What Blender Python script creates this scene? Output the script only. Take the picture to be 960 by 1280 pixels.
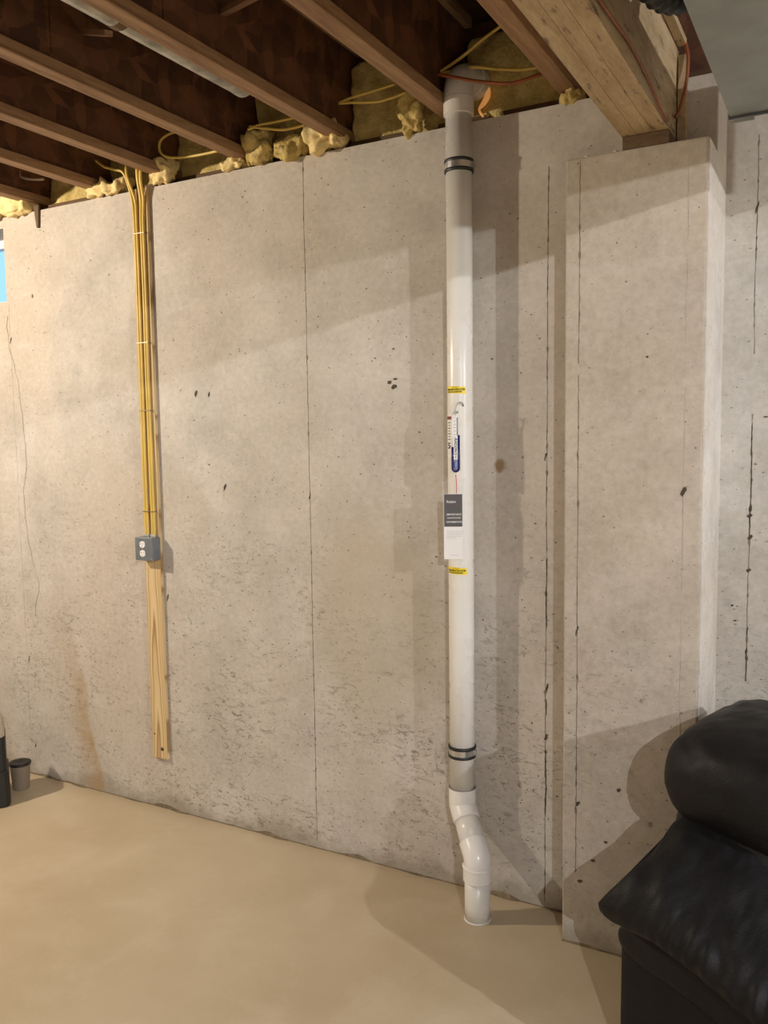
import bpy, bmesh, math, random
from mathutils import Vector, Matrix, noise
PI = math.pi
random.seed(7)
sc = bpy.context.scene
for o in list(bpy.data.objects):
    bpy.data.objects.remove(o)

# ------------------------------------------------------------------ camera
# wall_back stands in the plane Y=0 (room at Y<0), X runs along it, floor Z=0
CAM = Vector((0.0, -2.8, 1.675))
YAW, PITCH, ROLL = math.radians(28.866), math.radians(5.080), math.radians(-0.784)
FPX = 1066.7
fw = Vector((-math.sin(YAW) * math.cos(PITCH), math.cos(YAW) * math.cos(PITCH), -math.sin(PITCH)))
rt = Vector((math.cos(YAW), math.sin(YAW), 0))
up = rt.cross(fw)
rt, up = rt * math.cos(ROLL) + up * math.sin(ROLL), up * math.cos(ROLL) - rt * math.sin(ROLL)
cam_d = bpy.data.cameras.new('camera')
cam_d.sensor_fit = 'VERTICAL'
cam_d.sensor_height = 36.0
cam_d.lens = 36.0 * FPX / 1280.0
cam_d.clip_start = 0.05
cam = bpy.data.objects.new('camera', cam_d)
sc.collection.objects.link(cam)
cam.matrix_world = Matrix(((rt.x, up.x, -fw.x, CAM.x), (rt.y, up.y, -fw.y, CAM.y), (rt.z, up.z, -fw.z, CAM.z), (0, 0, 0, 1)))
sc.camera = cam

def at(x, y, Y):
    """world point seen at pixel (x, y) of the 960x1280 photograph in the plane Y"""
    d = fw + rt * ((x - 480) / FPX) - up * ((y - 640) / FPX)
    return CAM + d * ((Y - CAM.y) / d.y)

# ------------------------------------------------------------------ light
sc.view_settings.view_transform = 'Standard'
sc.view_settings.look = 'None'
sc.view_settings.gamma = 1.0
sc.view_settings.use_curve_mapping = False
sc.view_settings.exposure = 0.0
w = bpy.data.worlds.new('world')
sc.world = w
w.use_nodes = True
bg = w.node_tree.nodes['Background']
bg.inputs[0].default_value = (0.35, 0.68, 1.0, 1)     # daylight outside the basement window
bg.inputs[1].default_value = 1.6

def lamp(name, loc, power, col, radius=0.035):
    l = bpy.data.lights.new(name, 'POINT')
    l.energy = power
    l.color = col
    l.shadow_soft_size = radius
    o = bpy.data.objects.new(name, l)
    o.location = loc
    sc.collection.objects.link(o)
    return o
lamp('warm_bulb', (-3.85, -1.78, 2.6), 222, (1.0, 0.87, 0.70), 0.04)
lamp('cool_bulb_behind', (1.5, -4.4, 2.72), 270, (0.94, 0.96, 1.0), 0.007)
lamp('cool_bulb_right', (3.6, -2.57, 2.78), 405, (0.96, 0.97, 1.0), 0.025)

# ------------------------------------------------------------------ helpers
class NT:
    """small node-tree builder"""
    def __init__(s, name, rough=0.6, metal=0.0):
        s.m = bpy.data.materials.new(name)
        s.m.use_nodes = True
        s.t = s.m.node_tree
        s.b = s.t.nodes['Principled BSDF']
        s.b.inputs['Roughness'].default_value = rough
        s.b.inputs['Metallic'].default_value = metal
        s.co = s.n('ShaderNodeTexCoord').outputs['Object']
    def n(s, kind, **kw):
        nd = s.t.nodes.new(kind)
        for k, v in kw.items():
            setattr(nd, k, v)
        return nd
    def inp(s, sock, v):
        if isinstance(v, bpy.types.NodeSocket):
            s.t.links.new(v, sock)
        elif isinstance(v, (tuple, list)) and len(v) == 3 and sock.type == 'RGBA':
            sock.default_value = (*v, 1)
        else:
            sock.default_value = v
    def mapping(s, scale=(1, 1, 1), rot=(0, 0, 0), loc=(0, 0, 0), src=None):
        nd = s.n('ShaderNodeMapping')
        s.inp(nd.inputs[0], src or s.co)
        nd.inputs['Scale'].default_value = scale
        nd.inputs['Rotation'].default_value = rot
        nd.inputs['Location'].default_value = loc
        return nd.outputs[0]
    def noise(s, scale, detail=4, rough=0.55, vec=None, dist=0.0):
        nd = s.n('ShaderNodeTexNoise')
        s.inp(nd.inputs['Vector'], vec or s.co)
        nd.inputs['Scale'].default_value = scale
        nd.inputs['Detail'].default_value = detail
        nd.inputs['Roughness'].default_value = rough
        nd.inputs['Distortion'].default_value = dist
        return nd.outputs[0]
    def voro(s, scale, vec=None, feature='F1', rnd=1.0):
        nd = s.n('ShaderNodeTexVoronoi', feature=feature)
        s.inp(nd.inputs['Vector'], vec or s.co)
        nd.inputs['Scale'].default_value = scale
        nd.inputs['Randomness'].default_value = rnd
        return nd
    def ramp(s, fac, stops, interp='LINEAR'):
        nd = s.n('ShaderNodeValToRGB')
        nd.color_ramp.interpolation = interp
        el = nd.color_ramp.elements
        while len(el) < len(stops):
            el.new(0.5)
        for e, (p, c) in zip(el, stops):
            e.position = p
            e.color = (c, c, c, 1) if isinstance(c, (int, float)) else (*c, 1)
        s.inp(nd.inputs[0], fac)
        return nd.outputs[0]
    def math(s, op, a, b=0.0, c=0.0, clamp=False):
        nd = s.n('ShaderNodeMath', operation=op, use_clamp=clamp)
        for i, v in enumerate((a, b, c)):
            s.inp(nd.inputs[i], v)
        return nd.outputs[0]
    def mix(s, fac, a, b, mode='MIX'):
        nd = s.n('ShaderNodeMix', data_type='RGBA', blend_type=mode)
        s.inp(nd.inputs[0], fac)
        s.inp(nd.inputs[6], a)
        s.inp(nd.inputs[7], b)
        return nd.outputs[2]
    def xyz(s, src=None):
        nd = s.n('ShaderNodeSeparateXYZ')
        s.inp(nd.inputs[0], src or s.co)
        return nd.outputs
    def smooth(s, v, lo, hi):
        nd = s.n('ShaderNodeMapRange', interpolation_type='SMOOTHSTEP')
        s.inp(nd.inputs[0], v)
        nd.inputs[1].default_value = lo
        nd.inputs[2].default_value = hi
        return nd.outputs[0]
    def bump(s, h, strength=0.3, dist=0.01, normal=None):
        nd = s.n('ShaderNodeBump')
        s.inp(nd.inputs['Height'], h)
        nd.inputs['Strength'].default_value = strength
        nd.inputs['Distance'].default_value = dist
        if normal is not None:
            s.inp(nd.inputs['Normal'], normal)
        s.inp(s.b.inputs['Normal'], nd.outputs[0])
        return nd.outputs[0]
    def col(s, c):
        s.inp(s.b.inputs['Base Color'], c)
        return s

def plain(name, c, rough=0.5, metal=0.0, var=0.0, vscale=20, bump=0.0, bscale=80):
    m = NT(name, rough, metal)
    if var:
        f = m.noise(vscale, 4)
        m.col(m.mix(m.ramp(f, ((0.3, 0.0), (0.7, 1.0))), tuple(x * (1 - var) for x in c), tuple(min(1, x * (1 + var)) for x in c)))
    else:
        m.col(c)
    if bump:
        m.bump(m.noise(bscale, 4), bump, 0.003)
    return m.m

def link(o, parent=None):
    sc.collection.objects.link(o)
    if parent is not None:
        o.parent = parent
    return o
def tag(o, label=None, cat=None, group=None, kind=None):
    for k, v in (('label', label), ('category', cat), ('group', group), ('kind', kind)):
        if v:
            o[k] = v
    return o
def thing(name, label, cat, loc=(0, 0, 0), rotz=0.0, group=None):
    o = bpy.data.objects.new(name, None)
    o.empty_display_size = 0.05
    o.location = loc
    o.rotation_euler = (0, 0, rotz)
    link(o)
    return tag(o, label, cat, group)
def obj(name, bm, mat, parent=None, smooth=False, bevel=0.0, label=None, kind=None):
    me = bpy.data.meshes.new(name)
    bmesh.ops.recalc_face_normals(bm, faces=bm.faces[:])
    bm.to_mesh(me)
    bm.free()
    me.materials.append(mat)
    if smooth:
        for p in me.polygons:
            p.use_smooth = True
    o = bpy.data.objects.new(name, me)
    link(o, parent)
    if bevel:
        md = o.modifiers.new('bevel', 'BEVEL')
        md.width = bevel
        md.segments = 2
        md.limit_method = 'ANGLE'
    return tag(o, label, kind=kind)
def box(bm, x0, x1, y0, y1, z0, z1):
    vs = [bm.verts.new((x, y, z)) for x in (x0, x1) for y in (y0, y1) for z in (z0, z1)]
    for f in ((0, 1, 3, 2), (4, 6, 7, 5), (0, 4, 5, 1), (2, 3, 7, 6), (0, 2, 6, 4), (1, 5, 7, 3)):
        bm.faces.new([vs[i] for i in f])
    return vs
def boxes(*bs):
    bm = bmesh.new()
    for b in bs:
        box(bm, *b)
    return bm
def bez(pts, n=10):
    """Catmull-Rom through pts"""
    pts = [Vector(p) for p in pts]
    P = [pts[0] * 2 - pts[1]] + pts + [pts[-1] * 2 - pts[-2]]
    out = []
    for i in range(1, len(P) - 2):
        for k in range(n):
            t = k / n
            a, b, c, d = P[i - 1], P[i], P[i + 1], P[i + 2]
            out.append(0.5 * ((2 * b) + (c - a) * t + (2 * a - 5 * b + 4 * c - d) * t * t + (3 * b - a - 3 * c + d) * t ** 3))
    out.append(pts[-1])
    return out
def tube(bm, path, r, seg=10, cap=True, flat=1.0):
    path = [Vector(p) for p in path]
    rs = r if isinstance(r, (list, tuple)) else [r] * len(path)
    nrm = None
    rings = []
    for i, p in enumerate(path):
        t = (path[min(i + 1, len(path) - 1)] - path[max(i - 1, 0)]).normalized()
        if nrm is None:
            nrm = t.orthogonal().normalized()
        nrm = (nrm - t * nrm.dot(t)).normalized()
        bn = t.cross(nrm)
        rings.append([bm.verts.new(p + (nrm * math.cos(2 * PI * k / seg) + bn * math.sin(2 * PI * k / seg) * flat) * rs[i]) for k in range(seg)])
    for a, b in zip(rings, rings[1:]):
        for k in range(seg):
            bm.faces.new((a[k], a[(k + 1) % seg], b[(k + 1) % seg], b[k]))
    if cap:
        bm.faces.new(rings[0])
        bm.faces.new(rings[-1])
    return bm
def shell(bm, path, ro, ri, seg=32):
    """open tube with wall thickness"""
    n0 = len(bm.verts)
    tube(bm, path, ro, seg, cap=False)
    return bm
def lathe(bm, prof, c=(0, 0, 0), seg=32):
    rings = []
    for r, z in prof:
        rings.append([bm.verts.new((c[0] + r * math.cos(2 * PI * k / seg), c[1] + r * math.sin(2 * PI * k / seg), c[2] + z)) for k in range(seg)])
    for a, b in zip(rings, rings[1:]):
        for k in range(seg):
            bm.faces.new((a[k], a[(k + 1) % seg], b[(k + 1) % seg], b[k]))
    bm.faces.new(rings[0])
    bm.faces.new(rings[-1])
    return bm
def text_bm(s, size, align='CENTER', bold=0.0):
    cu = bpy.data.curves.new('tmp', 'FONT')
    cu.body = s
    cu.size = size
    cu.align_x = align
    cu.align_y = 'CENTER'
    cu.resolution_u = 2
    cu.offset = bold
    o = bpy.data.objects.new('tmp', cu)
    sc.collection.objects.link(o)
    dg = bpy.context.evaluated_depsgraph_get()
    dg.update()
    me = bpy.data.meshes.new_from_object(o.evaluated_get(dg))
    bm = bmesh.new()
    bm.from_mesh(me)
    bpy.data.objects.remove(o)
    bpy.data.curves.remove(cu)
    bpy.data.meshes.remove(me)
    return bm
def place(bm, M):
    for v in bm.verts:
        v.co = M @ v.co
    return bm
def fbm(p, s=1.0, o=3):
    return noise.fractal(Vector(p) * s, 1.0, 2.0, o)

# ------------------------------------------------------------------ materials
def concrete(name, tint=(1, 1, 1), scuffing=1.0, spk=1.0):
    m = NT(name, 0.86)
    big = m.noise(0.9, 5, 0.55)
    mid = m.noise(4.0, 6, 0.6)
    fine = m.noise(46, 4, 0.6)
    pale, dull, warm = (0.57, 0.53, 0.48), (0.405, 0.375, 0.332), (0.475, 0.403, 0.322)
    pale, dull, warm = [tuple(a * b for a, b in zip(c, tint)) for c in (pale, dull, warm)]
    c = m.mix(m.ramp(mid, ((0.32, 0.0), (0.68, 1.0))), dull, pale)
    c = m.mix(m.math('MULTIPLY', m.ramp(big, ((0.42, 0.0), (0.70, 1.0))), 0.7), c, warm)
    pink = m.ramp(m.noise(1.9, 5, 0.6, m.mapping((1, 1, 0.8), loc=(2, 5, 8))), ((0.45, 0.0), (0.66, 1.0)))
    c = m.mix(m.math('MULTIPLY', pink, 0.55), c, tuple(a * b for a, b in zip((0.50, 0.435, 0.36), tint)))
    grit = m.noise(44, 8, 0.75)
    c = m.mix(0.26, c, m.ramp(grit, ((0.30, 0.12), (0.70, 0.88))), 'SOFT_LIGHT')
    c = m.mix(0.2, c, m.ramp(fine, ((0.3, 0.25), (0.7, 0.75))), 'SOFT_LIGHT')
    x, y, z = m.xyz()
    low = m.math('SUBTRACT', 1.0, m.smooth(m.math('ADD', z, m.math('MULTIPLY', m.math('SUBTRACT', big, 0.5), 1.2)), 0.5, 1.75))
    # honeycombing low on the wall: slanted grey scuffs
    sv = m.mapping((1.0, 1.0, 2.4), (0, math.radians(-14), 0))
    scuff = m.ramp(m.noise(21, 6, 0.8, sv, 0.9), ((0.53, 0.0), (0.64, 1.0)))
    patch = m.ramp(m.noise(3.2, 4, 0.6, m.mapping((1, 1, 1.4), loc=(4, 0, 1))), ((0.40, 0.0), (0.60, 1.0)))
    sc_amt = m.math('MULTIPLY', m.math('MULTIPLY', scuff, patch), m.math('ADD', 0.16 * scuffing, m.math('MULTIPLY', low, 1.0 * scuffing)))
    c = m.mix(sc_amt, c, tuple(a * b for a, b in zip((0.24, 0.215, 0.18), tint)))
    # pale laitance patches
    lait = m.ramp(m.noise(7, 6, 0.7, m.mapping((1, 1, 2.0), loc=(9, 2, 5))), ((0.55, 0.0), (0.72, 1.0)))
    c = m.mix(m.math('MULTIPLY', lait, 0.28), c, tuple(a * b for a, b in zip((0.66, 0.64, 0.60), tint)))
    # bug holes
    holes = None
    for scl, thr, keep, st in ((15, 0.088, 0.50, 1.6), (30, 0.150, 0.50, 2.0), (34, 0.13, 0.40, 1.0), (60, 0.18, 0.40, 1.5), (6.5, 0.055, 0.30, 0.75)):
        v = m.voro(scl, m.mapping((1.0, 0.6, st), (0, math.radians(-20 * (st - 1)), 0), (scl, 0, scl * .3)))
        dd = m.math('ADD', v.outputs['Distance'], m.math('MULTIPLY', m.math('SUBTRACT', fine, 0.5), 0.10))
        dot = m.math('SUBTRACT', 1.0, m.smooth(dd, thr * 0.55, thr))
        r = m.n('ShaderNodeSeparateColor')
        m.inp(r.inputs[0], v.outputs['Color'])
        kk = m.math('LESS_THAN', r.outputs[0], m.math('ADD', keep * 0.42 * spk, m.math('MULTIPLY', m.math('MULTIPLY', low, keep * spk), m.math('ADD', 0.45, m.math('MULTIPLY', patch, 1.1)))))
        dot = m.math('MULTIPLY', m.math('MULTIPLY', dot, kk), m.math('ADD', 0.35, m.math('MULTIPLY', r.outputs[1], 0.65)))
        holes = dot if holes is None else m.math('MAXIMUM', holes, dot)
    c = m.mix(m.math('MULTIPLY', holes, 0.85), c, (0.075, 0.06, 0.044))
    # darker brownish band along the floor
    foot = m.math('SUBTRACT', 1.0, m.smooth(m.math('ADD', z, m.math('MULTIPLY', m.math('SUBTRACT', mid, 0.5), 0.25)), 0.0, 0.10))
    c = m.mix(m.math('MULTIPLY', foot, 0.5), c, (0.22, 0.18, 0.12))
    m.x, m.y, m.z, m.big, m.mid = x, y, z, big, mid
    m.c = c
    h = m.math('SUBTRACT', m.math('ADD', m.math('MULTIPLY', mid, 0.5), m.math('MULTIPLY', fine, 0.25)), holes)
    h = m.math('SUBTRACT', h, m.math('MULTIPLY', sc_amt, 0.5))
    m.bump(h, 0.35, 0.006)
    return m
cw = concrete('back_wall_concrete')
# ochre rust run on the left part of the wall, bleeding from a crack down to the floor
cx = cw.math('ADD', -3.10, cw.math('MULTIPLY', cw.z, -0.22))
cx = cw.math('ADD', cx, cw.math('MULTIPLY', cw.math('SUBTRACT', cw.noise(5, 3, 0.6, cw.mapping((0.2, 1, 1))), 0.5), 0.16))
dx = cw.math('SUBTRACT', cw.x, cx)
left = cw.smooth(dx, -0.16, 0.0)
right = cw.math('SUBTRACT', 1.0, cw.smooth(dx, 0.0, 0.03))
fade = cw.math('SUBTRACT', 1.0, cw.smooth(cw.z, 0.25, 1.0))
stain = cw.math('MULTIPLY', cw.math('MULTIPLY', left, right), fade)
stain = cw.math('MULTIPLY', stain, cw.ramp(cw.noise(9, 5, 0.65), ((0.3, 0.35), (0.65, 1.0))))
c = cw.mix(cw.math('MULTIPLY', stain, 0.75), cw.c, (0.36, 0.225, 0.075))
# shadow from the cool light painted as a wide tan patch on the middle panel, and a rust spot by the pipe
dxa = cw.math('MULTIPLY', cw.math('ADD', cw.x, 1.62), 2.2)
dza = cw.math('MULTIPLY', cw.math('SUBTRACT', cw.z, 1.0), 1.35)
rr = cw.math('SQRT', cw.math('ADD', cw.math('MULTIPLY', dxa, dxa), cw.math('MULTIPLY', dza, dza)))
painted_shadow = cw.math('SUBTRACT', 1.0, cw.smooth(cw.math('ADD', rr, cw.math('MULTIPLY', cw.math('SUBTRACT', cw.big, 0.5), 1.6)), 0.35, 0.75))
c = cw.mix(cw.math('MULTIPLY', painted_shadow, 0.45), c, (0.40, 0.33, 0.22))
dxs = cw.math('ADD', cw.x, 1.08)
dzs = cw.math('SUBTRACT', cw.z, 1.567)
rs_ = cw.math('SQRT', cw.math('ADD', cw.math('MULTIPLY', dxs, dxs), cw.math('MULTIPLY', dzs, dzs)))
spot = cw.math('SUBTRACT', 1.0, cw.smooth(cw.math('ADD', rs_, cw.math('MULTIPLY', cw.math('SUBTRACT', cw.noise(40, 3), 0.5), 0.03)), 0.012, 0.030))
c = cw.mix(cw.math('MULTIPLY', spot, 0.8), c, (0.20, 0.11, 0.03))
cw.col(c)
M_WALL = cw.m
cp = concrete('pilaster_concrete', (0.90, 0.87, 0.83), 0.4, 0.7); cp.col(cp.c); M_PIL = cp.m
cr = concrete('right_wall_concrete', (0.97, 0.99, 1.0)); cr.col(cr.c); M_RWALL = cr.m
M_PATCH = plain('form_seam_concrete', (0.19, 0.155, 0.115), 0.95, var=0.5, vscale=9, bump=0.6, bscale=60)
M_RIDGE = plain('pale_seam_ridge_concrete', (0.40, 0.37, 0.32), 0.9, var=0.25, vscale=12, bump=0.4)
M_CRUMB = plain('loose_pale_mortar', (0.72, 0.70, 0.66), 0.9, var=0.15)
M_HOLE = plain('dark_bug_hole', (0.07, 0.055, 0.04), 0.95, var=0.3)

mf = NT('floor_concrete', 0.55)
b1 = mf.noise(1.1, 5, 0.6)
b2 = mf.noise(3.5, 6, 0.65, None, 0.4)
c = mf.mix(mf.ramp(b1, ((0.35, 0.0), (0.68, 1.0))), (0.46, 0.365, 0.235), (0.56, 0.465, 0.325))
c = mf.mix(mf.math('MULTIPLY', mf.ramp(b2, ((0.5, 0.0), (0.72, 1.0))), 0.35), c, (0.66, 0.57, 0.43))
fl_f = mf.noise(90, 4, 0.6)
c = mf.mix(0.10, c, mf.ramp(fl_f, ((0.3, 0.3), (0.7, 0.7))), 'SOFT_LIGHT')
v = mf.voro(5.5)
r = mf.n('ShaderNodeSeparateColor'); mf.inp(r.inputs[0], v.outputs['Color'])
dots = mf.math('MULTIPLY', mf.math('SUBTRACT', 1.0, mf.smooth(mf.math('ADD', v.outputs['Distance'], mf.math('MULTIPLY', mf.math('SUBTRACT', fl_f, .5), .08)), 0.02, 0.05)), mf.math('LESS_THAN', r.outputs[0], 0.26))
c = mf.mix(mf.math('MULTIPLY', dots, 0.75), c, (0.20, 0.13, 0.06))
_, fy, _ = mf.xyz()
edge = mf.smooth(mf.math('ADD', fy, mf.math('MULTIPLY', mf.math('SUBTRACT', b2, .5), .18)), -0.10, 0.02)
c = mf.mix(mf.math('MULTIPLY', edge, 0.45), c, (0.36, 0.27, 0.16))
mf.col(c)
mf.inp(mf.b.inputs['Roughness'], mf.ramp(b2, ((0.3, 0.48), (0.7, 0.66))))
mf.bump(mf.math('ADD', mf.math('MULTIPLY', b2, .5), mf.math('MULTIPLY', fl_f, .12)), 0.12, 0.004)
M_FLOOR = mf.m

def wood(name, a, b, scale=(1, 1, 1), rings=7.0, rough=0.6, flecks=0.0):
    """grain along the axis with the smallest scale"""
    m = NT(name, rough)
    v = m.mapping(scale)
    n1 = m.noise(rings, 5, 0.6, v, 0.6)
    n2 = m.noise(rings * 9, 3, 0.5, v)
    c = m.mix(m.ramp(n1, ((0.34, 0.0), (0.5, 0.55), (0.66, 1.0))), a, b)
    c = m.mix(0.25, c, m.ramp(n2, ((0.35, 0.2), (0.65, 0.8))), 'SOFT_LIGHT')
    if flecks:
        fv = m.noise(3.6, 4, 0.7, m.mapping(tuple(x * 1.0 for x in scale)))
        c = m.mix(m.math('MULTIPLY', m.ramp(fv, ((0.58, 0.0), (0.66, 1.0))), flecks), c, tuple(x * 0.35 for x in a))
    m.col(c)
    m.bump(n1, 0.2, 0.002)
    return m.m
M_FLANGE = wood('joist_flange_wood', (0.18, 0.095, 0.045), (0.37, 0.225, 0.118), (14, 1.0, 14), 1.8, 0.7)
M_LVL = wood('laminated_beam_wood', (0.36, 0.25, 0.13), (0.50, 0.38, 0.225), (14, 2.2, 14), 1.6, 0.65, 0.9)
M_SHIM = wood('dark_bearing_plate_wood', (0.085, 0.048, 0.02), (0.14, 0.085, 0.04), (2, 8, 8), 2, 0.7)
M_SILL = wood('sill_wood', (0.085, 0.043, 0.018), (0.14, 0.075, 0.03), (1, 8, 8), 3, 0.8)
M_STICK = wood('bridging_wood', (0.16, 0.08, 0.04), (0.25, 0.14, 0.075), (2, 8, 8), 3, 0.7)
mo = NT('osb_web', 0.75)
va = mo.voro(24, mo.mapping((1, 0.45, 1.0)))
vb = mo.voro(20, mo.mapping((1, 1.0, 0.5), loc=(3, 1, 2)))
ra = mo.n('ShaderNodeSeparateColor'); mo.inp(ra.inputs[0], va.outputs['Color'])
rb = mo.n('ShaderNodeSeparateColor'); mo.inp(rb.inputs[0], vb.outputs['Color'])
f = mo.math('MULTIPLY', mo.math('ADD', ra.outputs[0], rb.outputs[1]), 0.5)
c = mo.mix(mo.ramp(f, ((0.2, 0.0), (0.8, 1.0))), (0.072, 0.028, 0.012), (0.22, 0.090, 0.036))
c = mo.mix(mo.ramp(mo.noise(2.5, 4), ((0.4, 0.0), (0.65, 0.6))), c, (0.085, 0.032, 0.015))
mo.col(c); mo.bump(f, 0.25, 0.002)
M_OSB = mo.m

# pine stud with cathedral grain along Z
mp = NT('pine_board', 0.6)
px_, py_, pz_ = mp.xyz()
wob = mp.noise(1.1, 3, 0.5, mp.mapping((0.3, 0.3, 1)))
d = mp.math('ADD', mp.math('MULTIPLY', px_, 1.0), mp.math('MULTIPLY', mp.math('SUBTRACT', wob, 0.42), 0.09))
arch = mp.math('ADD', mp.math('MULTIPLY', mp.math('MULTIPLY', d, d), 1350.0), mp.math('MULTIPLY', pz_, 2.0))
arch = mp.math('ADD', arch, mp.math('MULTIPLY', mp.noise(3.0, 3, 0.5, mp.mapping((1, 1, 0.5))), 1.2))
saw = mp.math('FRACT', arch)
ring = mp.ramp(saw, ((0.0, 0.0), (0.55, 0.25), (0.86, 1.0), (1.0, 0.0)))
c = mp.mix(ring, (0.66, 0.50, 0.275), (0.33, 0.20, 0.075))
c = mp.mix(0.2, c, mp.ramp(mp.noise(30, 4, 0.6, mp.mapping((1, 1, 0.05))), ((0.3, 0.3), (0.7, 0.7))), 'SOFT_LIGHT')
mp.col(c); mp.bump(ring, 0.1, 0.001)
M_PINE = mp.m

def pvc(name, c, rough=0.28):
    m = NT(name, rough)
    n1 = m.noise(5, 4, 0.6)
    m.col(m.mix(m.ramp(n1, ((0.4, 0.0), (0.75, 1.0))), c, tuple(x * y for x, y in zip(c, (0.95, 0.93, 0.88)))))
    m.inp(m.b.inputs['Roughness'], m.ramp(m.noise(16, 3), ((0.3, rough * 0.85), (0.7, rough * 1.35))))
    return m.m
M_PVC = pvc('white_pvc_pipe', (0.76, 0.745, 0.71))
M_FIT = pvc('bright_white_pvc_fitting', (0.86, 0.85, 0.84), 0.2)
M_PVCG = pvc('grey_white_pvc_elbow', (0.62, 0.59, 0.56), 0.32)
M_RUB = plain('black_rubber', (0.012, 0.012, 0.013), 0.5)
M_STEEL = plain('galvanised_band', (0.62, 0.62, 0.62), 0.3, 0.9, 0.1)
M_YEL = plain('yellow_sticker', (0.88, 0.68, 0.015), 0.45)
M_INK = plain('black_ink', (0.015, 0.015, 0.015), 0.6)
M_CARD = plain('card_white', (0.82, 0.80, 0.78), 0.5)
M_CHAR = plain('card_charcoal', (0.022, 0.02, 0.021), 0.9)
M_WHITE = plain('white_print', (0.8, 0.8, 0.8), 0.5)
M_GREYINK = plain('grey_print', (0.30, 0.30, 0.32), 0.6)
M_BLUE = plain('blue_gauge_fluid', (0.012, 0.014, 0.11), 0.15)
M_BLUEL = plain('pale_blue_gauge_bulb', (0.22, 0.26, 0.52), 0.2)
M_RED = plain('red_gauge_oil', (0.55, 0.06, 0.03), 0.35)
M_DRED = plain('dark_red_print', (0.22, 0.03, 0.02), 0.5)
M_CABLE = plain('yellow_cable_sheath', (0.62, 0.44, 0.10), 0.42, var=0.12, vscale=9)
M_CABLEO = plain('orange_cable_sheath', (0.26, 0.075, 0.025), 0.45, var=0.15)
M_CABLEW = plain('grey_white_cable_sheath', (0.48, 0.40, 0.30), 0.5)
M_STAPLE = plain('staple_metal', (0.30, 0.25, 0.16), 0.4, 0.7)
M_OUTBOX = plain('grey_steel_box', (0.165, 0.185, 0.205), 0.38, 0.2, 0.12, 30, 0.1)
M_RECEP = plain('white_receptacle_plastic', (0.80, 0.79, 0.77), 0.35)
M_SLOT = plain('dark_slot', (0.02, 0.02, 0.02), 0.6)
M_DUCT = plain('galvanised_duct', (0.27, 0.29, 0.275), 0.5, 0.45, 0.18, 6, 0.05, 30)
M_VENT = plain('grey_round_vent', (0.36, 0.35, 0.31), 0.5, 0.4, 0.45, 14)
M_HOSE = plain('black_flexible_hose', (0.02, 0.021, 0.023), 0.42)
M_BLACKP = plain('black_plastic', (0.012, 0.012, 0.012), 0.4)
M_LID = plain('beige_plastic_lid', (0.44, 0.38, 0.31), 0.45)
M_CUP = plain('taupe_plastic', (0.25, 0.205, 0.15), 0.5)
mi = NT('yellow_fibreglass', 0.95)
i1 = mi.noise(14, 6, 0.7)
c = mi.mix(mi.ramp(i1, ((0.35, 0.0), (0.65, 1.0))), (0.40, 0.28, 0.08), (0.70, 0.55, 0.22))
c = mi.mix(mi.math('MULTIPLY', mi.ramp(mi.noise(3.5, 4), ((0.5, 0), (0.75, 1))), 0.45), c, (0.24, 0.16, 0.05))
mi.col(c); mi.bump(mi.math('ADD', i1, mi.noise(90, 3)), 0.6, 0.012)
M_INS = mi.m
M_FOAM = plain('pale_spray_foam', (0.74, 0.58, 0.27), 0.9, var=0.2, vscale=30, bump=0.5, bscale=60)
ml = NT('black_leather', 0.5)
ml.col(ml.mix(ml.ramp(ml.noise(6, 4), ((0.3, 0), (0.7, 1))), (0.0045, 0.0043, 0.0047), (0.0085, 0.0080, 0.0085)))
lv = ml.voro(190)
lw = ml.noise(11, 5, 0.6, None, 0.8)
ml.bump(ml.math('ADD', ml.math('MULTIPLY', lv.outputs['Distance'], 0.22), lw), 0.28, 0.006)
ml.inp(ml.b.inputs['Roughness'], ml.ramp(ml.noise(9, 4), ((0.3, 0.46), (0.7, 0.62))))
ml.b.inputs['Specular IOR Level'].default_value = 0.24
M_LEATH = ml.m
M_PIPING = plain('black_piping', (0.006, 0.006, 0.006), 0.6)
M_GLASS = NT('window_glass', 0.02)
M_GLASS.b.inputs['Transmission Weight'].default_value = 1.0
M_GLASS.b.inputs['IOR'].default_value = 1.1
M_GLASS = M_GLASS.m
M_FRAME = plain('white_window_vinyl', (0.75, 0.76, 0.78), 0.4)
M_SLEEVE = NT('clear_plastic_sleeve', 0.12)
M_SLEEVE.b.inputs['Alpha'].default_value = 0.05
M_SLEEVE.col((0.9, 0.9, 0.9))
M_SLEEVE = M_SLEEVE.m
M_SUB = plain('subfloor_board', (0.06, 0.028, 0.014), 0.8, var=0.3, vscale=14)
M_ROOM = plain('far_room_concrete', (0.42, 0.39, 0.34), 0.9, var=0.1, vscale=2)

# ------------------------------------------------------------------ the setting
H = 2.74
def struct(name, bm, mat, parent=None, bevel=0.0):
    o = obj(name, bm, mat, parent, bevel=bevel)
    o['kind'] = 'structure'
    return o
floor = struct('floor', boxes((-6.2, 4.6, -6.4, 0.46, -0.12, 0.0)), M_FLOOR)
wall_back = struct('wall_back', boxes((-3.605, -0.39, 0, 0.25, 0, H), (-6.2, -4.55, 0, 0.25, 0, H), (-4.55, -3.605, 0, 0.25, 0, 2.345), (-4.55, -3.605, 0, 0.25, 2.69, H)), M_WALL)
wall_right = struct('wall_right', boxes((-0.39, 4.6, 0.2, 0.46, 0, 2.98)), M_RWALL)
pil = struct('trim_1', boxes((-0.802, -0.388, -0.163, 0.0, 0, 2.51)), M_PIL, bevel=0.006)
struct('wall_left', boxes((-6.4, -6.2, -6.4, 0.25, 0, 3.2)), M_ROOM)
struct('wall_far_right', boxes((4.6, 4.8, -6.4, 0.46, 0, 3.2)), M_ROOM)
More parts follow.
